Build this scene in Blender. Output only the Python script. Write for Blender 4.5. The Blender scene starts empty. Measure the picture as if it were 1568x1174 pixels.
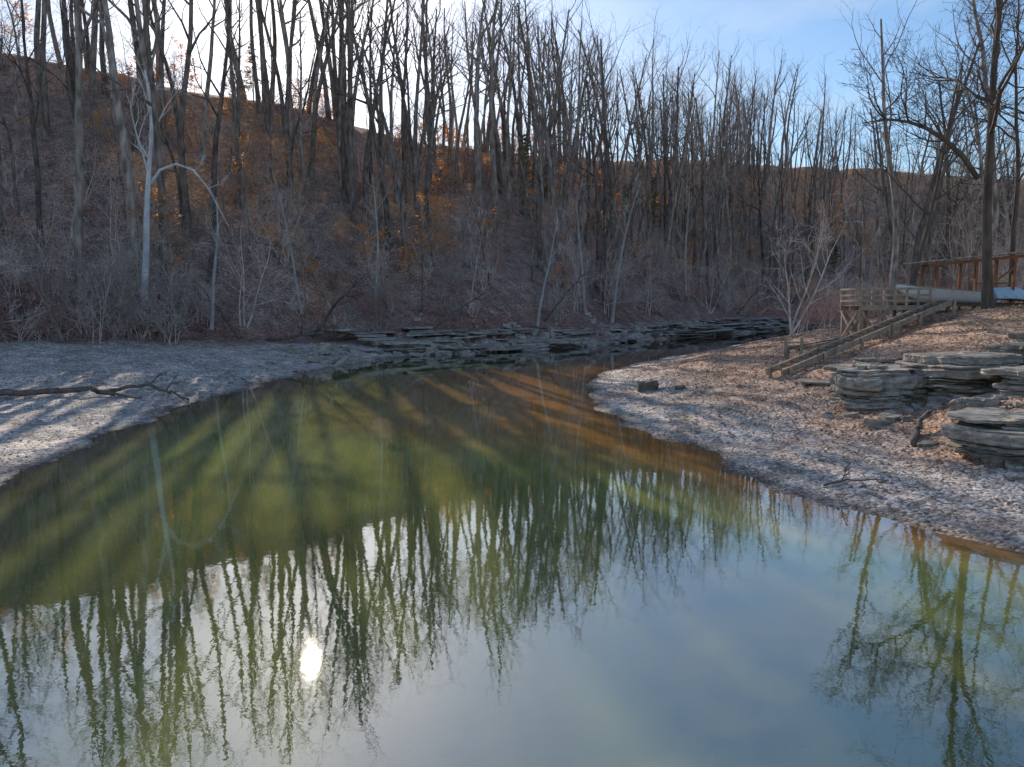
import bpy, math, numpy as np
from mathutils import Vector, Matrix
RNG=np.random.default_rng(7)
scene=bpy.context.scene
scene.view_settings.view_transform='Standard'
scene.view_settings.look='None'
scene.view_settings.exposure=0

# ------------------------------------------------------------ noise
def _h(ix,iy,s):
    v=np.sin(ix*127.1+iy*311.7+s*74.7)*43758.5453
    return v-np.floor(v)
def vnoise(x,y,s=0):
    ix=np.floor(x);iy=np.floor(y);fx=x-ix;fy=y-iy
    fx=fx*fx*(3-2*fx);fy=fy*fy*(3-2*fy)
    a=_h(ix,iy,s);b=_h(ix+1,iy,s);c=_h(ix,iy+1,s);d=_h(ix+1,iy+1,s)
    return (a*(1-fx)+b*fx)*(1-fy)+(c*(1-fx)+d*fx)*fy-0.5
def fbm(x,y,s=0,o=4):
    r=0;a=1.
    for i in range(o):
        r=r+a*vnoise(x*2**i+i*17.3,y*2**i-i*9.1,s+i);a*=.5
    return r
# ------------------------------------------------------------ plan of the river
L=np.array([(-14,-60),(-13,0),(-12.6,12),(-13.1,18.6),(-13.9,22.9),(-14.3,27.3),(-15.1,34.3),(-14.7,43.2),(-13.6,55.5),(-10.7,65.6),(-5.3,71.1),(1.1,77.6),(8.8,85.4),(19.6,102.8),(37,122),(57,154),(84,184),(140,204),(420,235)],float)
R=np.array([(14,-60),(11.6,0),(10.6,8),(9.5,13.2),(8.25,14.7),(7.4,16.1),(6.8,18.0),(6.45,20.7),(6.2,23.1),(4.7,25.7),(4.1,31.3),(3.9,38.2),(5.6,49.5),(11.9,62.4),(22,79),(41,114),(58,140),(90,166),(145,186),(420,212)],float)
T=np.array([(-320,10),(-110,38),(-60,48),(-39,57),(-27,63),(-18,71.5),(-11,75),(-1,84),(7,92),(17,109),(34,130),(54,161),(80,192),(140,213),(420,245)],float)
def subdiv(P,n):
    out=[]
    for i in range(len(P)-1):
        for k in range(n):
            out.append(P[i]+(P[i+1]-P[i])*k/n)
    out.append(P[-1]);out=np.array(out)
    for _ in range(3):
        out[1:-1]=out[1:-1]*.5+(out[:-2]+out[2:])*.25
    return out
Ls=subdiv(L,5);Rs=subdiv(R,5)
def dpl(X,Y,P):
    best=np.full(X.shape,1e9)
    for i in range(len(P)-1):
        ax,ay=P[i];bx,by=P[i+1];dx,dy=bx-ax,by-ay
        t=np.clip(((X-ax)*dx+(Y-ay)*dy)/(dx*dx+dy*dy),0,1)
        d=(X-ax-t*dx)**2+(Y-ay-t*dy)**2
        best=np.minimum(best,d)
    return np.sqrt(best)
def inpoly(X,Y,P):
    r=np.zeros(X.shape,bool);n=len(P)
    for i in range(n):
        x1,y1=P[i];x2,y2=P[(i+1)%n]
        if y1==y2: continue
        c=((y1>Y)!=(y2>Y))&(X<(x2-x1)*(Y-y1)/(y2-y1)+x1)
        r^=c
    return r
WP=np.vstack([Ls,Rs[::-1]])
TP=np.vstack([T,[(420,900),(-900,900),(-900,10)]])
RP=np.vstack([Rs,[(3000,212),(3000,-60)]])
def fields(X,Y):
    X=np.asarray(X,float);Y=np.asarray(Y,float)
    wx=X+fbm(X*.5,Y*.5,3,3)*.9;wy=Y+fbm(X*.5,Y*.5,11,3)*.9
    dL=dpl(wx,wy,Ls);dR=dpl(wx,wy,Rs);dT=dpl(wx,wy,T)
    return wx,wy,dL,dR,dT,inpoly(wx,wy,WP),inpoly(wx,wy,TP),inpoly(wx,wy,RP)
def height(X,Y,full=False):
    X=np.asarray(X,float);Y=np.asarray(Y,float)
    wx,wy,dL,dR,dT,inW,inT,inR=fields(X,Y)
    toeZ=np.interp(X,[-60,-39,-27,-18,-10,0,20,60,120],[2.6,2.1,1.9,1.6,2.0,2.3,2.6,2.8,3.0])
    hb=toeZ*dL/(dL+dT+1e-6)
    Rg=np.interp(X,[-150,-72,-24,0,37,70,100,200],[42,36,34.5,41,52,57,56,55])+fbm(X*.02,Y*.02,5,3)*3
    lin=.68*dT+fbm(X*.07,Y*.07,8,4)*3.0*np.clip(dT/12,0,1)
    cap=Rg-.10*np.maximum(dT-Rg/.68,0)
    k=2.5;hh=np.clip(.5+.5*(cap-lin)/k,0,1)
    hill=toeZ+cap*(1-hh)+lin*hh-k*hh*(1-hh)
    hr=np.interp(dR,[0,3,8.5,14,20,30,60,200,600],[0,.45,1.65,3.0,4.3,5.2,6.5,9,12])
    hr=hr-.9*np.exp(-(((X-19.1)/3.2)**2+((Y-41.4)/3.6)**2))
    hr=hr-.35*np.exp(-(((X-15)/3)**2+((Y-37)/3.5)**2))
    z=np.where(inW,-np.minimum(.14*np.minimum(dL,dR),2.5)-.02,np.where(inT,hill,np.where(inR,hr,hb)))
    z=z+np.where(inW,0,1)*(fbm(X*.35,Y*.35,21,4)*.28*np.clip(np.minimum(dL,dR)/4,0,1)+fbm(X*2.,Y*2.,31,2)*.05*np.clip(np.minimum(dL,dR)/1.5,0,1))
    if full: return z,dL,dR,dT,inW,inT,inR
    return z
def H1(x,y): return float(height(np.array([x]),np.array([y]))[0])

# ------------------------------------------------------------ mesh helpers
class MB:
    def __init__(s): s.V=[];s.F=[];s.M=[];s.n=0
    def add(s,v,f,m=0):
        v=np.asarray(v,float);s.V.append(v)
        s.F.extend([[i+s.n for i in q] for q in f]);s.M.extend([m]*len(f));s.n+=len(v)
    def tube(s,pts,rad,k=4,m=0,cap=False):
        P=np.asarray(pts,float);n=len(P)
        t=np.gradient(P,axis=0);t/=np.linalg.norm(t,axis=1)[:,None]+1e-9
        mt=t.mean(0);ref=np.array([1.,0,0]) if abs(mt[0])<.6*np.linalg.norm(mt) else np.array([0,1.,0])
        n1=np.cross(t,ref);n1/=np.linalg.norm(n1,axis=1)[:,None]+1e-9
        n2=np.cross(t,n1);a=np.arange(k)*2*math.pi/k
        rad=np.asarray(rad,float)
        v=P[:,None,:]+rad[:,None,None]*(np.cos(a)[None,:,None]*n1[:,None,:]+np.sin(a)[None,:,None]*n2[:,None,:])
        f=[[i*k+j,i*k+(j+1)%k,(i+1)*k+(j+1)%k,(i+1)*k+j] for i in range(n-1) for j in range(k)]
        if cap: f.append(list(range(k))[::-1]);f.append([(n-1)*k+j for j in range(k)])
        s.add(v.reshape(-1,3),f,m)
    def box(s,c,sz,rot=None,m=0):
        x,y,z=[q/2 for q in sz]
        v=np.array([(-x,-y,-z),(x,-y,-z),(x,y,-z),(-x,y,-z),(-x,-y,z),(x,-y,z),(x,y,z),(-x,y,z)])
        if rot is not None: v=v@np.array(rot).T
        s.add(v+np.array(c),[[0,3,2,1],[4,5,6,7],[0,1,5,4],[1,2,6,5],[2,3,7,6],[3,0,4,7]],m)
    def beam(s,a,b,w,h,m=0):
        a=np.array(a,float);b=np.array(b,float);d=b-a;l=np.linalg.norm(d);d/=l
        up=np.array([0,0,1.]) if abs(d[2])<.9 else np.array([0,1.,0])
        sd=np.cross(up,d);sd/=np.linalg.norm(sd);u=np.cross(d,sd)
        s.box((a+b)/2,(l,w,h),np.stack([d,sd,u],1),m)
    def build(s,name,mats,smooth=False,link=True,col=None):
        me=bpy.data.meshes.new(name)
        me.from_pydata(np.vstack(s.V).tolist(),[],s.F)
        for m in mats: me.materials.append(m)
        if len(mats)>1: me.polygons.foreach_set('material_index',s.M)
        me.polygons.foreach_set('use_smooth',[smooth]*len(s.F))
        me.update();o=bpy.data.objects.new(name,me)
        if link: scene.collection.objects.link(o)
        return o
# ------------------------------------------------------------ materials
def newmat(name):
    m=bpy.data.materials.new(name);m.use_nodes=True;nt=m.node_tree
    b=nt.nodes['Principled BSDF'];b.inputs['Roughness'].default_value=.85
    b.inputs['Specular IOR Level'].default_value=.25
    return m,nt,b
def N(nt,t,**k):
    n=nt.nodes.new(t)
    for a,v in k.items():
        if a in n.inputs: n.inputs[a].default_value=v
        else: setattr(n,a,v)
    return n
def ramp(nt,stops):
    r=nt.nodes.new('ShaderNodeValToRGB');e=r.color_ramp.elements
    while len(e)<len(stops): e.new(.5)
    for i,(p,c) in enumerate(stops):
        e[i].position=p;e[i].color=(*c,1)
    return r
def simple(name,c1,c2,scale=3,stretch=(1,1,1),bump=.3,rough=.85,transl=0,rand=0,bd=.03):
    m,nt,b=newmat(name);l=nt.links
    tc=N(nt,'ShaderNodeTexCoord');mp=N(nt,'ShaderNodeMapping');mp.inputs['Scale'].default_value=stretch
    l.new(tc.outputs['Object'],mp.inputs[0])
    no=N(nt,'ShaderNodeTexNoise');no.inputs['Scale'].default_value=scale;no.inputs['Detail'].default_value=6 if bump else 1;no.inputs['Roughness'].default_value=.65
    l.new(mp.outputs[0],no.inputs['Vector'])
    r=ramp(nt,[(.32,c1),(.68,c2)]);l.new(no.outputs[0],r.inputs[0]);out=r.outputs[0]
    if rand:
        oi=N(nt,'ShaderNodeObjectInfo');mr=N(nt,'ShaderNodeMapRange');mr.inputs['To Min'].default_value=1-rand;mr.inputs['To Max'].default_value=1+rand
        l.new(oi.outputs['Random'],mr.inputs[0])
        mx=N(nt,'ShaderNodeVectorMath',operation='SCALE');l.new(out,mx.inputs[0]);l.new(mr.outputs[0],mx.inputs['Scale']);out=mx.outputs[0]
    if not bump:
        nt.nodes.remove(b);b=N(nt,'ShaderNodeBsdfDiffuse');l.new(out,b.inputs[0]);l.new(b.outputs[0],nt.nodes['Material Output'].inputs[0])
    else:
        l.new(out,b.inputs['Base Color']);b.inputs['Roughness'].default_value=rough
        bp=N(nt,'ShaderNodeBump');bp.inputs['Strength'].default_value=bump;bp.inputs['Distance'].default_value=bd
        l.new(no.outputs[0],bp.inputs['Height']);l.new(bp.outputs[0],b.inputs['Normal'])
    if transl:
        tr=N(nt,'ShaderNodeBsdfTranslucent');l.new(out,tr.inputs[0]);ms=N(nt,'ShaderNodeMixShader');ms.inputs[0].default_value=transl
        l.new(b.outputs[0],ms.inputs[1]);l.new(tr.outputs[0],ms.inputs[2]);l.new(ms.outputs[0],nt.nodes['Material Output'].inputs[0])
    return m
bark=simple('bark_grey',(.12,.10,.085),(.33,.28,.245),2.5,(1,1,.3),0,rand=.5)
barkdark=simple('bark_dark',(.07,.055,.045),(.17,.135,.11),3,(1,1,.25),.6)
barkpale=simple('bark_sycamore',(.40,.41,.42),(.74,.75,.76),1.6,(1,1,.4),.2)
twigm=simple('twig_grey',(.36,.285,.25),(.60,.50,.45),2,(1,1,1),0,rand=.5)
twigred=simple('twig_red_brown',(.34,.20,.16),(.52,.34,.28),2,(1,1,1),0,rand=.35)
leafo=simple('beech_leaf_orange',(.68,.27,.08),(.92,.50,.19),1.5,(1,1,1),0,transl=.5,rand=.1)
needle=simple('conifer_needles',(.06,.10,.03),(.15,.20,.06),1.5,(1,1,1),0,transl=.3)
rockm=simple('bedded_rock',(.14,.11,.085),(.52,.46,.39),2.6,(1,1,3.5),1.0,bd=.07,rand=.15)
rockfar=simple('river_ledge_rock',(.20,.165,.14),(.62,.54,.47),1.1,(1,1,4),.8,bd=.12)
stonem=simple('gravel_stone',(.24,.20,.17),(.62,.55,.48),3,(1,1,1),0,rand=.45)
woodm=simple('weathered_wood',(.24,.175,.125),(.48,.38,.29),3,(1,1,1),.3)
woodd=simple('shaded_wood',(.10,.075,.055),(.22,.165,.125),3,(1,1,1),.3)  # darker copy of the weathered wood, shadow put into its colour
woodred=simple('stained_wood',(.20,.085,.045),(.32,.15,.08),3,(1,1,1),.2)
driftm=simple('driftwood_bark',(.07,.055,.045),(.24,.19,.15),4,(1,1,1),.6)
boatm=simple('boat_white_paint',(.66,.66,.64),(.80,.80,.79),2,(1,1,1),.03,.35)
boatblue=simple('boat_blue_paint',(.35,.47,.60),(.50,.62,.72),2,(1,1,1),.03,.4)
roofm=simple('shelter_roof',(.20,.17,.15),(.34,.30,.27),5,(1,1,1),.2)

# ground
gm,nt,b=newmat('ground_gravel_and_litter');l=nt.links
at=N(nt,'ShaderNodeAttribute');at.attribute_name='Col'
pz=N(nt,'ShaderNodeNewGeometry')
v1=N(nt,'ShaderNodeTexVoronoi');v1.inputs['Scale'].default_value=13;l.new(pz.outputs['Position'],v1.inputs['Vector'])
v2=N(nt,'ShaderNodeTexVoronoi');v2.inputs['Scale'].default_value=4.1;l.new(pz.outputs['Position'],v2.inputs['Vector'])
n1=N(nt,'ShaderNodeTexNoise');n1.inputs['Scale'].default_value=.6;n1.inputs['Detail'].default_value=7;n1.inputs['Roughness'].default_value=.75;l.new(pz.outputs['Position'],n1.inputs['Vector'])
sx=N(nt,'ShaderNodeSeparateColor');l.new(v1.outputs['Color'],sx.inputs[0])
mr1=N(nt,'ShaderNodeMapRange');mr1.inputs['To Min'].default_value=.35;mr1.inputs['To Max'].default_value=1.65;l.new(sx.outputs[0],mr1.inputs[0])
sx2=N(nt,'ShaderNodeSeparateColor');l.new(v2.outputs['Color'],sx2.inputs[0])
mr2=N(nt,'ShaderNodeMapRange');mr2.inputs['To Min'].default_value=.75;mr2.inputs['To Max'].default_value=1.25;l.new(sx2.outputs[0],mr2.inputs[0])
mr3=N(nt,'ShaderNodeMapRange');mr3.inputs['From Min'].default_value=.3;mr3.inputs['From Max'].default_value=.7;mr3.inputs['To Min'].default_value=.45;mr3.inputs['To Max'].default_value=1.55;l.new(n1.outputs[0],mr3.inputs[0])
m1=N(nt,'ShaderNodeMath',operation='MULTIPLY');l.new(mr1.outputs[0],m1.inputs[0]);l.new(mr2.outputs[0],m1.inputs[1])
m2=N(nt,'ShaderNodeMath',operation='MULTIPLY');l.new(m1.outputs[0],m2.inputs[0]);l.new(mr3.outputs[0],m2.inputs[1])
sc=N(nt,'ShaderNodeVectorMath',operation='SCALE');l.new(at.outputs['Color'],sc.inputs[0]);l.new(m2.outputs[0],sc.inputs['Scale'])
l.new(sc.outputs[0],b.inputs['Base Color'])
bp=N(nt,'ShaderNodeBump');bp.inputs['Strength'].default_value=.8;bp.inputs['Distance'].default_value=.03
l.new(v1.outputs['Distance'],bp.inputs['Height']);bp.invert=True
l.new(bp.outputs[0],b.inputs['Normal'])

# ------------------------------------------------------------ terrain
def axis(segs):
    out=[]
    for a,b_,s in segs: out+=list(np.arange(a,b_,s))
    return np.array(out)
gx=axis([(-2500,-400,300),(-400,-120,8),(-120,-45,1.6),(-45,-22,.5),(-22,24,.25),(24,50,.6),(50,160,2),(160,420,8),(420,2600,300)])
gy=axis([(-1500,-60,300),(-60,6,2),(6,60,.3),(60,100,.6),(100,240,1.8),(240,420,9),(420,3000,300)])
X,Y=np.meshgrid(gx,gy)
Z,dL,dR,dT,inW,inT,inR=height(X.ravel(),Y.ravel(),True)
xr,yr=X.ravel(),Y.ravel()
nx,ny=len(gx),len(gy)
i=np.arange(nx*ny).reshape(ny,nx)
F=np.stack([i[:-1,:-1],i[:-1,1:],i[1:,1:],i[1:,:-1]],-1).reshape(-1,4)
me=bpy.data.meshes.new('ground');me.from_pydata(np.stack([xr,yr,Z],1).tolist(),[],F.tolist())
c=np.zeros((len(xr),4));c[:,3]=1
gravel=np.array([.47,.395,.345]);wet=np.array([.13,.10,.08]);litter=np.array([.43,.255,.165]);hillc=np.array([.30,.205,.165]);hillo=np.array([.56,.27,.13]);bed=np.array([.30,.15,.05]);dirt=np.array([.25,.135,.105])
def mix(a,b_,t): return a*(1-t)[:,None]+b_*t[:,None]
nn=fbm(xr*.25,yr*.25,41,4);n3=fbm(xr*.06,yr*.06,47,3)
dsh=np.minimum(dL,dR)
beach=mix(np.tile(wet,(len(xr),1)),gravel,np.clip(dsh/.8+nn*.6,0,1))
right=mix(beach,np.tile(litter,(len(xr),1)),np.clip((dR-2)/5+nn*1.6,0,.9))
right=mix(right,np.array([.44,.29,.17]),np.clip((dR-16)/6+nn,0,1))
hl=mix(np.tile(hillc,(len(xr),1)),np.tile(hillo,(len(xr),1)),np.clip((dT-28)/30+n3*2.4+nn*1.8,0,1))
hl=mix(hl,np.tile(dirt,(len(xr),1)),np.clip(1-dT/7+nn*1.2,0,1))
left=mix(beach,np.tile(dirt,(len(xr),1)),np.clip(1.1-(dT-.5)/4+nn,0,1)*(~inT))
col=np.where(inW[:,None],bed,np.where(inT[:,None],hl,np.where(inR[:,None],right,left)))
c[:,:3]=col
a=me.color_attributes.new('Col','FLOAT_COLOR','POINT');a.data.foreach_set('color',c.ravel())
me.materials.append(gm);me.polygons.foreach_set('use_smooth',[True]*len(F));me.update()
ground=bpy.data.objects.new('ground',me);scene.collection.objects.link(ground)

# ------------------------------------------------------------ water
wm=bpy.data.materials.new('river_water');wm.use_nodes=True;nt=wm.node_tree;nt.nodes.clear();l=nt.links
out=N(nt,'ShaderNodeOutputMaterial')
at=N(nt,'ShaderNodeAttribute');at.attribute_name='Col'
geo=N(nt,'ShaderNodeNewGeometry')
w1=N(nt,'ShaderNodeTexNoise');w1.inputs['Scale'].default_value=3.4;w1.inputs['Detail'].default_value=3;w1.inputs['Roughness'].default_value=.6;l.new(geo.outputs['Position'],w1.inputs['Vector'])
bw=N(nt,'ShaderNodeBump');bw.inputs['Strength'].default_value=.4;bw.inputs['Distance'].default_value=.0022;l.new(w1.outputs[0],bw.inputs['Height'])
fr=N(nt,'ShaderNodeFresnel');fr.inputs['IOR'].default_value=1.33;l.new(bw.outputs[0],fr.inputs['Normal'])
ma=N(nt,'ShaderNodeMath',operation='MULTIPLY_ADD');ma.inputs[1].default_value=.95;ma.inputs[2].default_value=.29;ma.use_clamp=True;l.new(fr.outputs[0],ma.inputs[0])
df=N(nt,'ShaderNodeBsdfDiffuse')
big=N(nt,'ShaderNodeTexNoise');big.inputs['Scale'].default_value=.16;big.inputs['Detail'].default_value=3;l.new(geo.outputs['Position'],big.inputs['Vector'])
mrb=N(nt,'ShaderNodeMapRange');mrb.inputs['From Min'].default_value=.3;mrb.inputs['From Max'].default_value=.7;mrb.inputs['To Min'].default_value=.85;mrb.inputs['To Max'].default_value=1.15;l.new(big.outputs[0],mrb.inputs[0])
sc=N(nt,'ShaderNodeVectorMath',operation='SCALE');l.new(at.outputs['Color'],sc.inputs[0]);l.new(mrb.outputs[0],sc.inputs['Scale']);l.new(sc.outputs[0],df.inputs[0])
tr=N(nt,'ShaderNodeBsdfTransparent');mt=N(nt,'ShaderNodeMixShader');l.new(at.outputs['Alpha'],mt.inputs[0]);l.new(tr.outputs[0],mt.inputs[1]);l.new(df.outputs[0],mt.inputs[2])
gl=N(nt,'ShaderNodeBsdfGlossy');gl.inputs['Roughness'].default_value=.018;l.new(bw.outputs[0],gl.inputs['Normal'])
mm=N(nt,'ShaderNodeMixShader');l.new(ma.outputs[0],mm.inputs[0]);l.new(mt.outputs[0],mm.inputs[1]);l.new(gl.outputs[0],mm.inputs[2]);l.new(mm.outputs[0],out.inputs[0])
gx=axis([(-26,26,.5),(26,160,2),(160,420,10)]);gy=axis([(-60,6,3),(6,70,.5),(70,240,2)])
X,Y=np.meshgrid(gx,gy);xr,yr=X.ravel(),Y.ravel()
wx,wy,dL,dR,dT,inW,inT,inR=fields(xr,yr)
nx,ny=len(gx),len(gy);i=np.arange(nx*ny).reshape(ny,nx)
F=np.stack([i[:-1,:-1],i[:-1,1:],i[1:,1:],i[1:,:-1]],-1).reshape(-1,4)
keep=(inW|(np.minimum(dL,dR)<4))[F].any(1);F=F[keep]
me=bpy.data.meshes.new('river_water');me.from_pydata(np.stack([xr,yr,xr*0],1).tolist(),[],F.tolist())
nn=fbm(xr*.15,yr*.15,61,3)
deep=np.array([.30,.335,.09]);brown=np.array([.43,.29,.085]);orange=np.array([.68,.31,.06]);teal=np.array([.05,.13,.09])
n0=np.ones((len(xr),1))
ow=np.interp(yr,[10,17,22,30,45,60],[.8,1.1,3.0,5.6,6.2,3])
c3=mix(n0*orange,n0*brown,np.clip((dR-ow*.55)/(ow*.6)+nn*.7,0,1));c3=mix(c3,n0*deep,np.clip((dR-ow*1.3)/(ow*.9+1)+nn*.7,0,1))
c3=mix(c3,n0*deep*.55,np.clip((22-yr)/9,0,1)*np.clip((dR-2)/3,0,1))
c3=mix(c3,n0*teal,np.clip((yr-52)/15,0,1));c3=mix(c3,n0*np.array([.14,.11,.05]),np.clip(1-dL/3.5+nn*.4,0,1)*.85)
al=np.clip(.45+np.minimum(dL,dR)/3,0,1)
al=np.where(inW,al,.2)
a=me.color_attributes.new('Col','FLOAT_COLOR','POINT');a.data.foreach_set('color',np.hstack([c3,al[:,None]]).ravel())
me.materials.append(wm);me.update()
water=bpy.data.objects.new('river_water',me);scene.collection.objects.link(water)

# ------------------------------------------------------------ trees
def nrm(v): return v/(np.linalg.norm(v)+1e-9)
def child_dir(rng,d,ang):
    p=nrm(np.cross(d,rng.normal(size=3)));return nrm(d*math.cos(ang)+p*math.sin(ang))
def grow(mb,rng,p,d,Ln,r,lev,c):
    ns=c['seg'][lev];pts=[p];ds=[d]
    for i in range(ns):
        d=nrm(d+rng.normal(0,c['wob'][lev],3)+np.array([0,0,c['trop'][lev]]));p=p+d*Ln/ns;pts.append(p);ds.append(d)
    t=np.linspace(0,1,ns+1);rad=np.maximum(r*(1-t*c['tap'][lev]),c['rmin'])
    if lev==0: rad[0]*=1.35
    mb.tube(pts,rad,c['k'][lev],0 if lev<c.get('twl',3) else 1)
    if c.get('leaf') and lev>=c['leaf'][0]:
        for _ in range(c['leaf'][1]):
            q=pts[rng.integers(1,len(pts))]+rng.normal(0,.18,3);s=rng.uniform(.08,.2)
            u=nrm(rng.normal(size=3)*[1,1,.35])*s;w=nrm(np.cross(u,rng.normal(size=3)*[.4,.4,1]))*s*.7
            mb.add([q-u,q-w,q+u,q+w],[[0,1,2,3]],2)
    if lev<c['max']:
        for k in range(c['n'][lev]):
            f=c['st'][lev]+(1-c['st'][lev])*((k+rng.random())/c['n'][lev])
            x=f*ns;i=min(int(x),ns-1);q=pts[i]+(pts[i+1]-pts[i])*(x-i)
            cd=child_dir(rng,ds[i+1],math.radians(rng.uniform(*c['ang'][lev])))
            rl=r*(1-f*c['tap'][lev])
            l2=Ln*c['rat'][lev]*(1.35-.8*f if lev==0 else 1.2-.5*f)*rng.uniform(.6,1.35)
            grow(mb,rng,q,cd,l2,min(rl*.62,r*c['rr'][lev]),lev+1,c)
FOREST=dict(seg=[10,6,4,3,2],wob=[.045,.13,.17,.2,.2],trop=[.02,.12,.07,.05,.03],tap=[.74,.8,.8,.7,.6],rmin=.0085,k=[7,4,3,3,3],n=[9,5,3,3],st=[.42,.25,.25,.2],ang=[(28,58),(25,50),(25,50),(25,55)],rat=[.28,.48,.5,.5],rr=[.36,.46,.5,.5],max=3,twl=3)
def tree_mesh(name,seed,h,r,cfg,mats,lean=(0,0),link=False):
    rng=np.random.default_rng(seed);mb=MB()
    grow(mb,rng,np.array([0,0,-.4]),nrm(np.array([lean[0],lean[1],1.])),h,r,0,cfg)
    return mb.build(name,mats,False,link)
def coll(name): return bpy.data.collections.new(name)
C=coll('woodland_kinds')
for s in range(10):
    cf=dict(FOREST);cf['st']=[[.5,.38,.58,.42,.5,.3,.45,.35,.22,.4][s],.25,.25,.2];cf['n']=[[8,10,7,9,8,10,7,5,10,6][s],5,4,3]
    if s in(5,7,8,9): cf['wob']=[.09,.18,.18,.2,.2];cf['ang']=[(35,68),(25,50),(25,50)];cf['rat']=[.34,.48,.5]
    if s in(1,6): cf['rat']=[.36,.5,.5];cf['n']=[6,6,4,3];cf['ang']=[(18,40),(25,50),(25,50)]
    if s in(7,9): cf['n']=[cf['n'][0],4,2]
    if s in(0,2,4): cf['n']=[7,4,2];cf['rmin']=.008   # open-crowned, mostly stem
    o=tree_mesh('woodland_tree_%d'%s,100+s,[28,25,30,23,28,18,30,14,21,11][s],[.33,.26,.42,.21,.37,.18,.36,.10,.26,.08][s],cf,[bark,twigm],(RNG.normal(0,.08),RNG.normal(0,.06)));C.objects.link(o)
def scatter(name,P,rot,scl,idx,col_):
    me=bpy.data.meshes.new(name);me.from_pydata(np.asarray(P).tolist(),[],[])
    a=me.attributes.new('rot','FLOAT_VECTOR','POINT');a.data.foreach_set('vector',np.asarray(rot,float).ravel())
    a=me.attributes.new('scl','FLOAT','POINT');a.data.foreach_set('value',np.asarray(scl,float))
    a=me.attributes.new('idx','INT','POINT');a.data.foreach_set('value',np.asarray(idx,int))
    o=bpy.data.objects.new(name,me);scene.collection.objects.link(o)
    g=bpy.data.node_groups.new(name+'_gn','GeometryNodeTree')
    g.interface.new_socket('Geometry',in_out='INPUT',socket_type='NodeSocketGeometry');g.interface.new_socket('Geometry',in_out='OUTPUT',socket_type='NodeSocketGeometry')
    gi=g.nodes.new('NodeGroupInput');go=g.nodes.new('NodeGroupOutput');ip=g.nodes.new('GeometryNodeInstanceOnPoints');ci=g.nodes.new('GeometryNodeCollectionInfo')
    ci.inputs['Collection'].default_value=col_;ci.inputs['Separate Children'].default_value=True;ci.inputs['Reset Children'].default_value=True
    def na(nm,t):
        n=g.nodes.new('GeometryNodeInputNamedAttribute');n.data_type=t;n.inputs['Name'].default_value=nm;return n.outputs[0]
    er=g.nodes.new('FunctionNodeEulerToRotation')
    g.links.new(na('rot','FLOAT_VECTOR'),er.inputs[0]);g.links.new(er.outputs[0],ip.inputs['Rotation'])
    g.links.new(na('scl','FLOAT'),ip.inputs['Scale']);g.links.new(na('idx','INT'),ip.inputs['Instance Index'])
    ip.inputs['Pick Instance'].default_value=True
    g.links.new(gi.outputs[0],ip.inputs['Points']);g.links.new(ci.outputs[0],ip.inputs['Instance']);g.links.new(ip.outputs[0],go.inputs[0])
    md=o.modifiers.new('instances','NODES');md.node_group=g
    return o
def sample(n,box,cond,rng):
    out=[]
    while sum(len(o) for o in out)<n:
        x=rng.uniform(box[0],box[1],n*3);y=rng.uniform(box[2],box[3],n*3)
        z,dL,dR,dT,inW,inT,inR=height(x,y,True)
        k=cond(x,y,dL,dR,dT,inW,inT,inR,rng)
        out.append(np.stack([x,y,z],1)[k])
    return np.vstack(out)[:n]
rng=np.random.default_rng(5)
def frust(x,y): return np.abs(x)<y*.80+18
def ridge_d(x): return np.interp(x,[-72,-24,0,37,70,100],[54,51,60,75,82,81])
def wood(x,y,dL,dR,dT,inW,inT,inR,r):
    cl=fbm(x*.13,y*.13,91,2)
    # stand thinned and clumped on the west crest so sun streaks reach the water
    crest=(dT>30)&(x<14)
    thin=np.where(crest,.27,.42)+cl*np.where(crest,2.6,2.8)
    return inT&(dT>3)&(dT<ridge_d(x)+np.where(x<14,3,7))&frust(x,y)&(r.random(len(x))<thin)
P1=sample(670,(-120,230,45,290),wood,rng)
P2=sample(105,(26,140,54,170),lambda x,y,dL,dR,dT,inW,inT,inR,r:inR&(dR>11)&(y>x*.5+44)&(np.abs(x)<y*.85),rng)
P=np.vstack([P1,P2]);n=len(P)
up=np.interp(P[:,0]/P[:,1],[-.5,0,.12,.36,.46],[1.08,1.18,1.22,1.22,.9])
sc_=rng.uniform(.68,1.15,n)*up
kd=rng.choice(10,n,p=[.12,.12,.11,.11,.11,.09,.11,.06,.12,.05])
dTt=fields(P[:,0],P[:,1])[4];cr=(dTt>28)&(P[:,0]<14)&(np.arange(n)<len(P1))
kd[cr]=rng.choice([0,2,4,6,7],cr.sum(),p=[.27,.27,.26,.1,.1])  # mostly open-crowned kinds on the crest, chosen to let sun through
scatter('hillside_woodland',P,np.stack([rng.normal(0,.07,n),rng.normal(0,.07,n),rng.uniform(0,6.28,n)],1),sc_,kd,C)
P3=sample(360,(-110,200,45,250),lambda x,y,dL,dR,dT,inW,inT,inR,r:inT&(dT>1)&(dT<ridge_d(x)+2)&frust(x,y),rng);n=len(P3)
scatter('understory_trees',P3,np.stack([rng.normal(0,.12,n),rng.normal(0,.12,n),rng.uniform(0,6.28,n)],1),rng.uniform(.4,.95,n),rng.choice([7,9],n),C)

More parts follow.
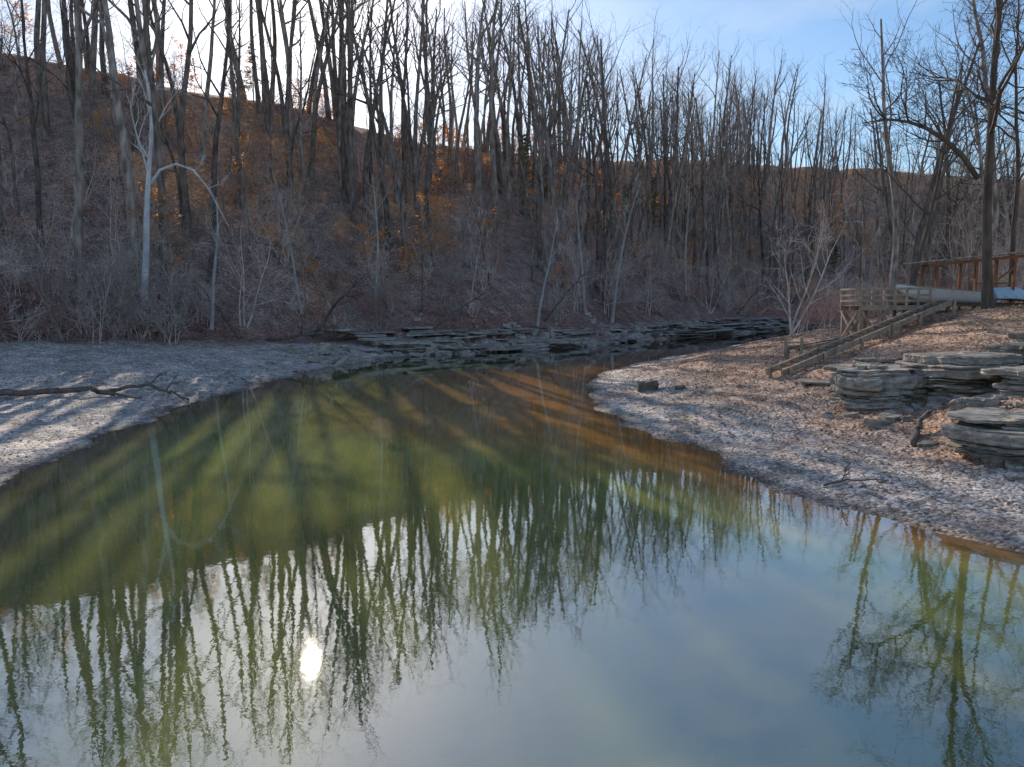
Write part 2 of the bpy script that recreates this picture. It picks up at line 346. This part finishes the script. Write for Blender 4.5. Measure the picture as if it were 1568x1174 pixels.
# beech saplings holding orange leaves
Cb=coll('beech_kinds')
SAP=dict(FOREST);SAP.update(seg=[6,4,3,2],wob=[.06,.12,.15,.2],trop=[.02,.01,.0,0],n=[15,5,3],st=[.2,.2,.2],ang=[(55,85),(30,55),(30,60)],rat=[.34,.5,.5],rr=[.35,.5,.5],max=3,k=[5,4,3,3],leaf=(2,2),twl=2,tap=[.8]*4,rmin=.01)
for s in range(3): Cb.objects.link(tree_mesh('beech_%d'%s,200+s,[7,9,5.5][s],.08,SAP,[bark,twigm,leafo]))
Pb=sample(210,(-100,200,50,250),lambda x,y,dL,dR,dT,inW,inT,inR,r:inT&(dT>4)&(dT<ridge_d(x)+4)&frust(x,y)&(fbm(x*.06,y*.06,95,2)>-.2),rng);n=len(Pb)
scatter('beech_saplings',Pb,np.stack([rng.normal(0,.08,n),rng.normal(0,.08,n),rng.uniform(0,6.28,n)],1),rng.uniform(.35,1.05,n),rng.integers(0,3,n),Cb)

# brush
Cs=coll('brush_kinds')
BR=dict(seg=[5,4,3,2],wob=[.12,.16,.2,.2],trop=[.04,.04,.03,0],tap=[.75]*4,rmin=.009,k=[4,3,3,3],n=[6,4,3],st=[.2,.15,.1],ang=[(25,60),(25,60),(30,60)],rat=[.5,.5,.55],rr=[.5,.5,.6],max=3,twl=1)
for s in range(5):
    r2=np.random.default_rng(300+s);mb=MB()
    for k in range([6,7,6,3,3][s]):
        az=r2.uniform(0,6.28);t=r2.uniform(.1,.7 if s<3 else .2)
        grow(mb,r2,np.array([r2.normal(0,.3),r2.normal(0,.3),-.2]),nrm(np.array([math.cos(az)*t,math.sin(az)*t,1])),r2.uniform(.6,1.1)*[3.2,4,3.5,7,8][s],[.035,.035,.04,.06,.07][s],0,BR)
    Cs.objects.link(mb.build('brush_%d'%s,[twigm,twigm if s!=2 else twigred],False,False))
Ps=np.vstack([sample(490,(-110,200,45,240),lambda x,y,dL,dR,dT,inW,inT,inR,r:inT&(dT>.5)&(r.random(len(x))<np.exp(-dT/22))&frust(x,y),rng),
  sample(150,(-90,180,45,240),lambda x,y,dL,dR,dT,inW,inT,inR,r:inT&(dT>12)&(dT<56)&frust(x,y),rng),
  sample(95,(-65,-27,46,66),lambda x,y,dL,dR,dT,inW,inT,inR,r:(dT<4)&~inW&~inR,rng),
  sample(190,(20,130,50,160),lambda x,y,dL,dR,dT,inW,inT,inR,r:inR&(dR>9)&(y>x*.5+40)&(np.abs(x)<y*.85),rng)]);n=len(Ps)
idx=rng.integers(0,5,n);idx[-190:]=rng.choice([2,2,3,4,1],190)
scatter('hillside_brush',Ps,np.stack([rng.normal(0,.1,n),rng.normal(0,.1,n),rng.uniform(0,6.28,n)],1),rng.uniform(.6,1.25,n),idx,Cs)

# conifers
Cc=coll('conifer_kinds')
for s in range(2):
    r2=np.random.default_rng(400+s);mb=MB();h=[12,9][s]
    mb.tube([(0,0,-.3),(0,0,h*.5),(0,0,h)],[.16,.1,.02],6)
    for k in range(60):
        z=h*(.18+.8*(k+r2.random())/60);az=r2.uniform(0,6.28);ln=((1-z/h)*h*.27+.4)*r2.uniform(.6,1.2);d=np.array([math.cos(az),math.sin(az),r2.uniform(-.15,.15)])
        p0=np.array([0,0,z]);pts=[p0,p0+d*ln*.5,p0+d*ln+np.array([0,0,-.15*ln])]
        mb.tube(pts,[.03,.02,.008],3)
        for _ in range(22):
            f=r2.uniform(.2,1.05);q=p0+d*ln*f+r2.normal(0,.16,3)*[1,1,.5];sz=r2.uniform(.1,.2)
            u=nrm(r2.normal(size=3)*[1,1,.3])*sz*1.4;w=nrm(np.cross(u,r2.normal(size=3)))*sz*.45
            mb.add([q-u,q-w,q+u,q+w],[[0,1,2,3]],1)
    Cc.objects.link(mb.build('conifer_%d'%s,[barkdark,needle],False,False))
cx=[(36,180),(33,176),(60,195),(72,205),(25,165),(110,210),(90,208),(38,184),(-40,118),(2,138),(5,141)]
Pc=np.array([(x,y,H1(x,y)) for x,y in cx]);n=len(Pc)
scatter('evergreen_trees',Pc,np.stack([np.zeros(n),np.zeros(n),rng.uniform(0,6,n)],1),rng.uniform(.7,1.2,n),rng.integers(0,2,n),Cc)

# ---- individual trees
def put(o,x,y,dz=0,rz=0):
    o.location=(x,y,H1(x,y)+dz);o.rotation_euler=(0,0,rz);return o
SY=dict(FOREST);SY.update(n=[6,4,4,3],st=[.55,.25,.2,.15],ang=[(30,55),(25,50),(25,50),(25,55)],rat=[.24,.5,.5,.5],rmin=.012)
o=tree_mesh('sycamore_tree',11,22,.36,SY,[barkpale,barkpale],(.09,0),True);put(o,-31.5,63)
z0=H1(-31.5,63)+11.5;mb=MB()
mb.tube([(-30.2,63,z0),(-29.4,63,z0+1.1),(-28,63,z0+1.6),(-26.6,63,z0+1.1),(-25.4,63,z0-.4),(-24.5,63,z0-2.2),(-23.8,63,z0-3.6)],[.15,.13,.11,.09,.06,.04,.02],6)
r2=np.random.default_rng(3)
for q in [(-26.6,63,z0+1.1),(-25.4,63,z0-.4)]:
    grow(mb,r2,np.array(q,float),nrm(np.array([.5,r2.normal(0,.4),.3])),2.0,.035,1,dict(SY,max=3))
ob=mb.build('arching_limb',[barkpale])
syc=bpy.data.objects['sycamore_tree'];bpy.context.view_layer.update();ob.parent=syc;ob.matrix_parent_inverse=syc.matrix_world.inverted()
bpg=simple('bark_pale_grey',(.28,.26,.25),(.50,.48,.46),2,(1,1,.4),.2)
for k,(x,y,h,r,ln) in enumerate([(-26.5,65,12,.2,.02),(-14.5,78,15,.18,.12),(3,88,13,.2,.05),(14,104,20,.25,.1),(10,101,16,.2,-.1),(31,132,20,.28,.02),(-21,74,14,.15,-.1),(-5,84,11,.12,.15)]):
    o=tree_mesh('pale_bank_tree',30+k,h,r,SY,[bpg,twigm],(ln,0),True);put(o,x,y)
BT=dict(FOREST);BT.update(seg=[12,8,5,3,2],n=[11,7,5,3],st=[.36,.2,.2,.15],ang=[(40,70),(25,55),(25,55),(25,55)],rat=[.34,.5,.5,.5],rr=[.42,.5,.5,.5],trop=[.015,.05,.04,.03,.02],wob=[.045,.14,.18,.2,.2],k=[9,6,4,3,3],rmin=.008,max=4,tap=[.8,.8,.8,.7,.6])
o=tree_mesh('riverbank_tree',53,23,.27,BT,[barkdark,barkdark],(-.11,0),True);put(o,25.4,39.5)
mb=MB();limb=np.array([(24.4,39.5,11.2),(23.5,39.4,12.3),(22.5,39.3,13.1),(21.4,39.2,13.7),(20.4,39.1,14.0),(19.2,39.0,14.1),(18.0,38.9,13.9)])
mb.tube(limb,[.15,.14,.12,.10,.07,.05,.02],7);r2=np.random.default_rng(17)
for k in range(12):
    i=r2.integers(1,6);grow(mb,r2,limb[i],nrm(np.array([-.6+r2.normal(0,.3),r2.normal(0,.5),.5+r2.normal(0,.4)])),r2.uniform(2,4),.05,1,dict(BT,max=4))
ob=mb.build('arching_limb',[barkdark])
rt=bpy.data.objects['riverbank_tree'];bpy.context.view_layer.update();ob.parent=rt;ob.matrix_parent_inverse=rt.matrix_world.inverted()
for k,(x,y,h,r,s,ln) in enumerate([(29.2,33,20,.26,54,-.1),(33,44,22,.22,55,-.1),(24.3,27.5,17,.22,58,-.12),(35,52,22,.2,57,-.12),(30,56,20,.18,61,-.03)]):
    o=tree_mesh('riverbank_tree',s,h,r,BT,[barkdark,bark],(ln,0),True);put(o,x,y,0,k*.3)

def snag(name,pts,r0,r1,mat,seed,branches=3):
    mb=MB();P=np.array(pts,float);r2=np.random.default_rng(seed)
    t=np.linspace(0,1,len(P));tt=np.linspace(0,1,len(P)*3)
    Q=np.stack([np.interp(tt,t,P[:,i]) for i in range(3)],1)+r2.normal(0,r0*.35,(len(tt),3))
    mb.tube(Q,np.linspace(r0,r1,len(Q)),7,cap=True)
    for _ in range(branches):
        i=r2.integers(2,len(Q)-1);d=nrm(Q[i]-Q[i-1]);grow(mb,r2,Q[i],child_dir(r2,d,.8),np.linalg.norm(P[-1]-P[0])*r2.uniform(.12,.28),r0*.4,1,dict(SY,max=3,twl=9))
    return mb.build(name,[mat],True)
for k,(x,y,dx,dy,up_,r) in enumerate([(-19,70,5,1,6,.16),(-24,65,-4,1,5,.15),(-17,73,-3,0,7,.14),(-9,76,6,0,4,.15),(-13,72,-7,-2,1.2,.2),(4,90,5,0,6,.14),(24,118,-6,0,7,.15),(45,148,7,0,8,.18),(-29,62,-6,0,3,.16),(-22,66,7,-3,.9,.2)]):
    z=H1(x,y);snag('fallen_tree',[(x,y,z),(x+dx*.5,y+dy*.5,z+up_*.55),(x+dx,y+dy,z+up_)],r,.05,driftm if k%2 else bark,70+k,4)
def onz(x,y,o=.1): return (x,y,H1(x,y)+o)
snag('driftwood_log',[onz(-25,32.5,.15),onz(-22.6,33.4,.2),(-20.4,35,H1(-20.4,35)+.35),(-19.3,35.6,H1(-19.3,35.6)+.2)],.17,.12,driftm,81,0)
snag('driftwood_branch',[onz(-19.6,35.5,.25),(-18.2,36.4,H1(-18.2,36.4)+.55),(-17,36,H1(-17,36)+.3),(-16.2,35.2,H1(-16.2,35.2)+.3),(-15.3,34.6,.12)],.10,.04,driftm,82,3)
snag('driftwood_branch',[onz(-20.2,35.3,.3),onz(-18.7,34.9,.15),onz(-17.4,34.3,.1)],.08,.03,driftm,83,1)
snag('driftwood_stick',[onz(7.6,17.6,.06),onz(8.1,17.5,.12),onz(8.9,17.3,.05)],.03,.015,driftm,84,2)
snag('driftwood_log',[onz(11.2,20.3,.1),onz(11.9,21.3,.15),onz(12.4,21.8,.35)],.11,.06,driftm,85,1)

# ------------------------------------------------------------ rocks
def slab(mb,c,lx,ly,th,ang,r2,tilt=0,rag=.16):
    m0=r2.integers(6,10);a=np.sort((np.arange(m0)+r2.uniform(-.33,.33,m0))*2*math.pi/m0)
    k=3.5;rr=(np.abs(np.cos(a))**k+np.abs(np.sin(a))**k)**(-1/k)*(1+r2.normal(0,rag,m0))
    base=np.stack([rr*np.cos(a)*lx/2,rr*np.sin(a)*ly/2],1)
    ring=np.concatenate([[base[i]*(1-t)+base[(i+1)%m0]*t for t in (0,.35,.7)] for i in range(m0)]);n=len(ring)
    ring=ring+r2.normal(0,.012*min(lx,ly),ring.shape)
    zs=[-.5,-.36,-.1,.2,.42,.5];V=[]
    for q,z in enumerate(zs):
        s=[.9,.99,r2.uniform(.93,1.02),r2.uniform(.96,1.02),.985,.93][q]
        p=ring*s+r2.normal(0,.015*min(lx,ly),(n,2))+r2.normal(0,.012*lx,2);V.append(np.column_stack([p,np.full(n,z*th)+r2.normal(0,th*.04,n)]))
    m=len(zs);V=np.vstack(V+[np.array([[0,0,th*.53],[0,0,-th*.5]])])
    V[:,2]+=V[:,0]*tilt
    ca,sa=math.cos(ang),math.sin(ang);x=V[:,0]*ca-V[:,1]*sa;y=V[:,0]*sa+V[:,1]*ca
    V=np.column_stack([x,y,V[:,2]])+np.array(c)
    f=[[i*n+j,i*n+(j+1)%n,(i+1)*n+(j+1)%n,(i+1)*n+j] for i in range(m-1) for j in range(n)]
    f+=[[(m-1)*n+j,(m-1)*n+(j+1)%n,m*n] for j in range(n)]+[[(j+1)%n,j,m*n+1] for j in range(n)]
    mb.add(V,f)
r2=np.random.default_rng(9)
mb=MB();seg=[(L[i],L[i+1]) for i in range(9,17)]
for (a,b_) in seg:
    d=b_-a;ln=np.linalg.norm(d);d=d/ln;nrml=np.array([-d[1],d[0]]);ang=math.atan2(d[1],d[0]);big=1 if a[1]<90 else 1.6
    z=-.08;o0=0
    for k in range(14):
        th=r2.choice([.09,.14,.2,.3],p=[.25,.3,.25,.2]);s=-r2.uniform(0,2)
        while s<ln:
            w=r2.gamma(3,.8)*big+.4;off=fbm(np.array([a[0]+d[0]*s])*.2,np.array([k*.35]),77,2)[0]*2.0
            if r2.random()<(.42 if a[0]<-5 else .78-.02*k):
                o_=o0+r2.normal(0,.35)+off;p=a+d*(s+w/2)+nrml*(o_+.6)
                slab(mb,(p[0],p[1],z+th/2+r2.normal(0,.03)),w*1.1,r2.uniform(1.3,2.6),th*r2.uniform(.7,1.1),ang+r2.normal(0,.12),r2,r2.normal(0,.015))
            s+=w
        z+=th*.95;o0+=th*r2.uniform(1.1,3.2)
        if z>2.4: break
mb.build('rock_ledge',[rockfar])
mb=MB()
for _ in range(620):
    f=r2.random();i=r2.integers(6,14);a=L[i]*(1-f)+L[i+1]*f;dd=nrm(L[i+1]-L[i]);nr=np.array([-dd[1],dd[0]]);p=a+nr*abs(r2.normal(0,3.6))
    s=r2.gamma(2,.2)+.1;s*=(.5 if i<8 else 1);slab(mb,(p[0],p[1],H1(*p)+s*.12),s,s*r2.uniform(.5,.9),s*r2.uniform(.3,.6),r2.uniform(0,6),r2,r2.normal(0,.25))
mb.build('shore_rubble',[rockfar])
def outcrop(cx,cy,w,dp,z0,z1,ang,seed):
    """broken bedded ledge: each bed has its own jagged outline and steps in and out along a crooked face"""
    r2=np.random.default_rng(seed);mb=MB();nc=120
    a=np.arange(nc)*2*math.pi/nc;k=3.2
    se=(np.abs(np.cos(a))**k+np.abs(np.sin(a))**k)**(-1/k);ca,sa=np.cos(a),np.sin(a)
    base=se*(1+.42*fbm(ca*1.4+seed,sa*1.4,seed,3))
    z=z0-.45;rows=[];H=z1-z0
    while z<z1:
        th=r2.choice([.05,.09,.16,.28,.4],p=[.22,.26,.24,.18,.10])
        t=np.clip((z-z0)/H,0,1)
        jn=np.floor(a/(2*math.pi)*r2.integers(7,13)+r2.random());off=(_h(jn,jn*0+round(z*31),seed)-.5)*.42
        off=np.convolve(np.r_[off[-1:],off,off[:1]],[.15,.7,.15],'valid')
        rr=base*(1-.10*t)*(1+off+.05*fbm(ca*6+z*3,sa*6,seed+3,3)+r2.normal(0,.07))
        sh=np.array([r2.normal(0,.07)*w,.35*t+r2.normal(0,.05)])
        und=.09*fbm(ca*1.8,sa*1.8,seed+8,2)+.05*ca
        for q,sz in ((0,.95),(.1,1.0),(.5,1.0+r2.uniform(-.03,.02)),(.88,1.0),(1.0,.965)):
            rows.append(np.column_stack([rr*sz*ca*w/2+sh[0]+r2.normal(0,.008,nc),rr*sz*sa*dp/2+sh[1]+r2.normal(0,.008,nc),z+th*q+und]))
        if r2.random()<.6:
            z+=th;th2=r2.uniform(.02,.05)
            for q in (0,1): rows.append(np.column_stack([rr*.86*ca*w/2+sh[0],rr*.86*sa*dp/2+sh[1],z+th2*q+und]))
            z+=th2
        else: z+=th
    top=rows[-1]
    for s in(.75,.45,.2):
        q=top.copy();q[:,:2]=top[:,:2].mean(0)+(top[:,:2]-top[:,:2].mean(0))*s;q[:,2]+=.05*fbm(ca*s*4,sa*s*4,seed+12,3);rows.append(q)
    V=np.vstack(rows);m=len(rows);V=np.vstack([V,[V[-nc:].mean(0)]])
    c_,s_=math.cos(ang),math.sin(ang);x=V[:,0]*c_-V[:,1]*s_+cx;y=V[:,0]*s_+V[:,1]*c_+cy
    f=[[i*nc+j,i*nc+(j+1)%nc,(i+1)*nc+(j+1)%nc,(i+1)*nc+j] for i in range(m-1) for j in range(nc)]+[[(m-1)*nc+j,(m-1)*nc+(j+1)%nc,m*nc] for j in range(nc)]
    mb.add(np.column_stack([x,y,V[:,2]]),f)
    for _ in range(14):
        x=cx+r2.uniform(-.8,.8)*w;y=cy-dp*.45-abs(r2.normal(0,.6));s=r2.uniform(.12,.55)
        slab(mb,(x,y,H1(x,y)+s*.08),s,s*.7,s*.35,r2.uniform(0,6),r2,r2.normal(0,.3))
    for _ in range(3):
        s=r2.uniform(.4,.9);slab(mb,(cx+r2.uniform(-.35,.35)*w,cy+r2.uniform(-.1,.4)*dp,z1+.05),s,s*.7,.13,r2.uniform(0,6),r2,r2.normal(0,.08))
    return mb.build('layered_rock_outcrop',[rockm])
outcrop(12.9,25.7,2.9,2.6,1.4,2.35,.1,1)
outcrop(15.5,25.3,3.2,3.0,1.5,2.6,-.12,2)
outcrop(12.6,18.1,2.4,2.3,.7,1.7,.25,3)
outcrop(16.5,22.5,2.5,2.3,1.9,2.5,.1,4)
outcrop(13.6,21.5,1.1,.9,1.4,1.7,.3,5)
outcrop(18.7,25.4,2.8,2.4,2.3,3.1,-.15,6)
outcrop(14.2,16.6,2.0,1.9,1.0,1.85,.1,7)
mb=MB()
for k in range(30):
    x=r2.uniform(11,21);y=r2.choice([27.2,23.2,20.2,29.5])+r2.normal(0,.5)+.1*(x-15);s=r2.gamma(3,.2)+.2;th=r2.uniform(.08,.25)
    slab(mb,(x,y,H1(x,y)+th*.2),s,s*.7,th,r2.normal(0,.35),r2,r2.normal(-.03,.1))
mb.build('bank_ledge_rocks',[rockm])
mb=MB();slab(mb,(6.6,36,H1(6.6,36)+.2),.9,.6,.5,.3,r2,.1);slab(mb,(7.0,36.3,H1(7,36.3)+.15),.7,.5,.3,1,r2,.1);slab(mb,(8.0,35,H1(8,35)+.05),.5,.4,.2,1,r2,.1)
mb.build('shore_stump_and_rock',[driftm])  # stump in bark colour with small rock beside it

# gravel stones + leaves
Cg=coll('stone_kinds')
for s in range(4):
    r3=np.random.default_rng(500+s);mb=MB();slab(mb,(0,0,0),1,.75,.5,0,r3);Cg.objects.link(mb.build('stone_%d'%s,[stonem],True,False))
Pg=np.vstack([sample(9000,(-45,0,14,75),lambda x,y,dL,dR,dT,inW,inT,inR,r:(~inW)&(~inT)&(~inR)&(r.random(len(x))<.15+np.exp(-dL/5)),rng),
 sample(14000,(4,40,11,90),lambda x,y,dL,dR,dT,inW,inT,inR,r:inR&(~inW)&(dR<16)&(r.random(len(x))<.1+np.exp(-dR/4)),rng)]);n=len(Pg)
Pg[:,2]+=.005
scatter('gravel_stones',Pg,np.stack([rng.normal(0,.2,n),rng.normal(0,.2,n),rng.uniform(0,6.28,n)],1),.025+rng.gamma(.9,.022,n).clip(0,.3),rng.integers(0,4,n),Cg)
lm,nt,b=newmat('dead_leaves');at=N(nt,'ShaderNodeAttribute');at.attribute_name='Col';nt.links.new(at.outputs[0],b.inputs['Base Color'])
Pl=np.vstack([sample(46000,(5,42,11,80),lambda x,y,dL,dR,dT,inW,inT,inR,r:inR&(~inW)&(dR>.5)&(r.random(len(x))<np.clip((dR-.3)/5,.14,1)),rng),
 sample(7000,(-50,-5,18,75),lambda x,y,dL,dR,dT,inW,inT,inR,r:(~inW)&(~inR)&(dL>1)&(r.random(len(x))<np.clip(dL/12,.1,1)),rng)]);n=len(Pl)
az=rng.uniform(0,6.28,n);s=rng.uniform(.03,.08,n);h=rng.uniform(-.03,.05,(n,4))
u=np.stack([np.cos(az)*s,np.sin(az)*s],1);w=np.stack([-np.sin(az)*s*.6,np.cos(az)*s*.6],1)
V=np.zeros((n,4,3))
for j,o_ in enumerate([-u,-w,u,w]): V[:,j,:2]=Pl[:,:2]+o_;V[:,j,2]=Pl[:,2]+.03+h[:,j]
me=bpy.data.meshes.new('leaf_litter');me.from_pydata(V.reshape(-1,3).tolist(),[],np.arange(4*n).reshape(-1,4).tolist())
pal=np.array([(.50,.25,.13),(.58,.36,.21),(.26,.14,.09),(.66,.49,.36),(.40,.25,.19)])
cc=pal[rng.integers(0,5,n)]*rng.uniform(.7,1.3,(n,1));cc=np.repeat(np.hstack([cc,np.ones((n,1))]),4,0)
a=me.color_attributes.new('Col','FLOAT_COLOR','POINT');a.data.foreach_set('color',cc.ravel());me.materials.append(lm)
o=bpy.data.objects.new('leaf_litter',me);scene.collection.objects.link(o)

# ------------------------------------------------------------ deck, ramps, shelter, boats
def empty(name,loc):
    e=bpy.data.objects.new(name,None);e.location=loc;scene.collection.objects.link(e);return e
def part(e,mb,name,mats,smooth=False):
    o=mb.build(name,mats,smooth);o.parent=e;o.matrix_parent_inverse=Matrix.Translation(-Vector(e.location));return o
E=empty('wooden_deck',(21,43,4.5))
mb=MB();z=4.6;x0=19.2;x1=23.0;y0=40.8;y1=43.2
for k in range(22): mb.box((x0+.09+k*.171,(y0+y1)/2,z),(.155,y1-y0+.1,.04))
part(E,mb,'deck_boards',[woodm])
mb=MB()
for y in(y0,(y0+y1)/2,y1): mb.box(((x0+x1)/2,y,z-.14),(x1-x0+.1,.06,.23))
part(E,mb,'joists',[woodm])
mb=MB()
for x in(x0+.08,x0+1.35,x1-.2):
    for y in(y0+.1,y1-.1):
        g=H1(x,y)-.3;mb.box((x,y,(g+z-.26)/2),(.17,.17,z-.26-g))
for y in (y0-.01,y1-.22):
    g=H1(x0,y);mb.beam((x0,y,g+.1),(x0+1.4,y,z-.3),.05,.14);mb.beam((x0+1.4,y-.06,g+.1),(x0,y-.06,z-.3),.05,.14)
mb.beam((x0-.04,y0+.1,H1(x0,y0)+.1),(x0-.04,y1-.1,z-.3),.05,.14)
mb.beam((x0-.10,y1-.1,H1(x0,y1)+.1),(x0-.10,y0+.1,z-.3),.05,.14)
part(E,mb,'posts_and_braces',[woodm])
mb=MB()
for x in np.linspace(x0,x1,7):
    for y in (y0,y1): mb.box((x,y+.01,z+.45),(.1,.1,.88))
for y in(y0-.06,y1+.08):
    mb.box(((x0+x1)/2,y,z+.92),(x1-x0+.1,.05,.13));mb.box(((x0+x1)/2,y,z+.58),(x1-x0,.04,.11));mb.box(((x0+x1)/2,y,z+.27),(x1-x0,.04,.11))
for q in(.92,.58,.27): mb.box((x0-.07,(y0+y1)/2,z+q),(.04,y1-y0,.11))
part(E,mb,'railing',[woodm])
def ramp_(name,a,b_,wd,treads,posts=(.02,.25,.42,.6,.8,.97),hh=.26):
    e=empty(name,a);a=np.array(a,float);b_=np.array(b_,float);d=nrm(b_-a);sd=nrm(np.cross(d,[0,0,1]))
    mb=MB()
    for s in(-1,1): mb.beam(a+sd*s*wd/2,b_+sd*s*wd/2,.1,hh)
    part(e,mb,'stringers',[woodm]);mb=MB();ln=np.linalg.norm(b_-a)
    for k in range(treads):
        c=a+d*ln*(k+.5)/treads;mb.beam(c-sd*(wd/2-.06)+[0,0,.04],c+sd*(wd/2-.06)+[0,0,.04],.12,.05)
    part(e,mb,'treads',[woodd]);mb=MB()
    for f in posts:
        for s in(-1,1):
            c=a+(b_-a)*f+sd*s*(wd/2+.12);g=H1(c[0],c[1])-.3;top=c[2]+.16
            mb.box((c[0],c[1],(g+top)/2),(.13,.13,top-g))
    part(e,mb,'ramp_posts',[woodm])
ramp_('boat_ramp',(23.6,40.2,4.85),(11.5,32.2,1.66),.8,22)
ramp_('wooden_stairs',(19.0,41.6,2.75),(14.8,39.0,2.3),.6,9,(.1,.95),.2)
mb=MB()
for x,y in((14.5,39.0),(15.1,38.4)): mb.box((x,y,H1(x,y)+.45),(.12,.12,1.3))
mb.build('stair_handrail_posts',[woodm])  # handrail posts at the foot of the stairs
E=empty('boat_shelter',(26.5,45,5))
mb=MB()
for x in(24.9,27.2,29.4):
    for y in(43.6,45.2):
        g=H1(x,y)-.3;t=6.95+(x-24)*.1;mb.box((x,y,(g+t)/2),(.15,.15,t-g))
mb.beam((24.3,43.45,6.93),(29.9,43.45,7.49),.09,.18);mb.beam((24.9,45.35,6.99),(29.9,45.35,7.49),.09,.18)
mb.box((28.3,43.48,5.9),(2.2,.05,.1));mb.beam((27.2,43.42,5.2),(29.4,43.42,6.9),.05,.1)
part(E,mb,'frame',[woodred])
mb=MB()
for k in range(12):
    x=24.2+k*.52;mb.beam((x,43.1,7.12+(x-24)*.1),(x,45.6,7.12+(x-24)*.1),.5,.06)
part(E,mb,'roof',[roofm])
mb=MB()
for k in range(33): mb.box((23.2+k*.2,43.8,4.76),(.17,2.8,.05))
for y in(42.6,43.8,45): mb.box((26.4,y,4.64),(6.6,.06,.17))
for x in(23.3,25,27.2,29.4):
    for y in(42.48,45.1):
        g=H1(x,y)-.3;mb.box((x,y,(g+4.55)/2),(.14,.14,4.55-g))
part(E,mb,'floor',[woodd])
def boat(name,loc,ln,wd,hh,rz,mat,flip=False):
    n=16;m=11;V=[]
    for i in range(n+1):
        t=i/n;half=wd/2*(1-max(0,(t-.45)/.55)**2*.93)*(.86+.14*min(1,t*3));sheer=hh*(1+.45*t**2.2);keel=hh*1.05*max(0,(t-.6)/.4)**2.2
        for j in range(m+1):
            a=-1+2*j/m;s=math.copysign(abs(a)**.75,a);prof=abs(a)**2.4
            V.append((t*ln-ln/2,s*half*(.72+.28*prof),keel+(sheer-keel)*prof))
    w=m+1
    F=[[i*w+j,(i+1)*w+j,(i+1)*w+j+1,i*w+j+1] for i in range(n) for j in range(m)]
    F.append([j for j in range(w)])
    mb=MB();mb.add(V,F);nV=np.array(V).reshape(n+1,w,3)
    for sd_ in(0,m): mb.tube(nV[:,sd_],[.04]*(n+1),5,1)
    mb.tube(nV[:,m//2]+[0,0,-.02],[.03]*(n+1),4,1)
    for t in(3,7,10):
        q=nV[t];mb.box((q[0][0],0,q[0][2]-.12),(.28,abs(q[0][1])*1.9,.03),None,1)
    o=mb.build(name,[mat,woodm],False);o.location=loc;o.rotation_euler=(math.pi if flip else 0,math.radians(-2),rz)
    so=o.modifiers.new('s','SOLIDIFY');so.thickness=.03
    return o
boat('rowboat',(24.75,43.0,4.86),5.1,1.5,.62,math.pi+.03,boatm)
boat('rowboat',(29.4,43.9,5.65),3.0,1.3,.6,.3,boatblue,True)

# ------------------------------------------------------------ light + sky
EL=math.radians(25.6);AZ=math.radians(-15.8)
sd=Vector((math.sin(AZ)*math.cos(EL),math.cos(AZ)*math.cos(EL),math.sin(EL)))
sl=bpy.data.lights.new('sun','SUN');sl.energy=5;sl.angle=math.radians(.35);sl.color=(1,.90,.75)
so=bpy.data.objects.new('sun',sl);so.rotation_euler=sd.to_track_quat('Z','Y').to_euler();scene.collection.objects.link(so)
w=bpy.data.worlds.new('World');scene.world=w;w.use_nodes=True;nt=w.node_tree;nt.nodes.clear();l=nt.links
wo=N(nt,'ShaderNodeOutputWorld');bg=N(nt,'ShaderNodeBackground');bg.inputs[1].default_value=.15
sk=N(nt,'ShaderNodeTexSky');sk.sky_type='NISHITA';sk.sun_disc=False;sk.sun_elevation=EL;sk.sun_rotation=AZ;sk.air_density=1;sk.dust_density=.5;sk.ozone_density=2.0
hs=N(nt,'ShaderNodeHueSaturation');hs.inputs['Saturation'].default_value=1.18;l.new(sk.outputs[0],hs.inputs['Color'])
tc=N(nt,'ShaderNodeTexCoord');mp=N(nt,'ShaderNodeMapping');mp.inputs['Scale'].default_value=(1,1,2.6);l.new(tc.outputs['Generated'],mp.inputs[0])
no=N(nt,'ShaderNodeTexNoise');no.inputs['Scale'].default_value=2.6;no.inputs['Detail'].default_value=7;no.inputs['Roughness'].default_value=.55;l.new(mp.outputs[0],no.inputs['Vector'])
rp=ramp(nt,[(.50,(0,0,0)),(.75,(.6,.6,.6))]);l.new(no.outputs[0],rp.inputs[0])
mx=N(nt,'ShaderNodeMix',data_type='RGBA');l.new(rp.outputs[0],mx.inputs['Factor']);l.new(hs.outputs[0],mx.inputs[6]);mx.inputs[7].default_value=(5.8,6.1,6.5,1)
l.new(mx.outputs[2],bg.inputs[0]);l.new(bg.outputs[0],wo.inputs[0])
# ------------------------------------------------------------ camera
cam=bpy.data.cameras.new('camera');cam.lens=25.9;cam.sensor_width=36;cam.clip_end=6000
co=bpy.data.objects.new('camera',cam);co.location=(0,0,4.5);co.rotation_euler=(math.radians(90-5.9),0,0);scene.collection.objects.link(co)
scene.camera=co
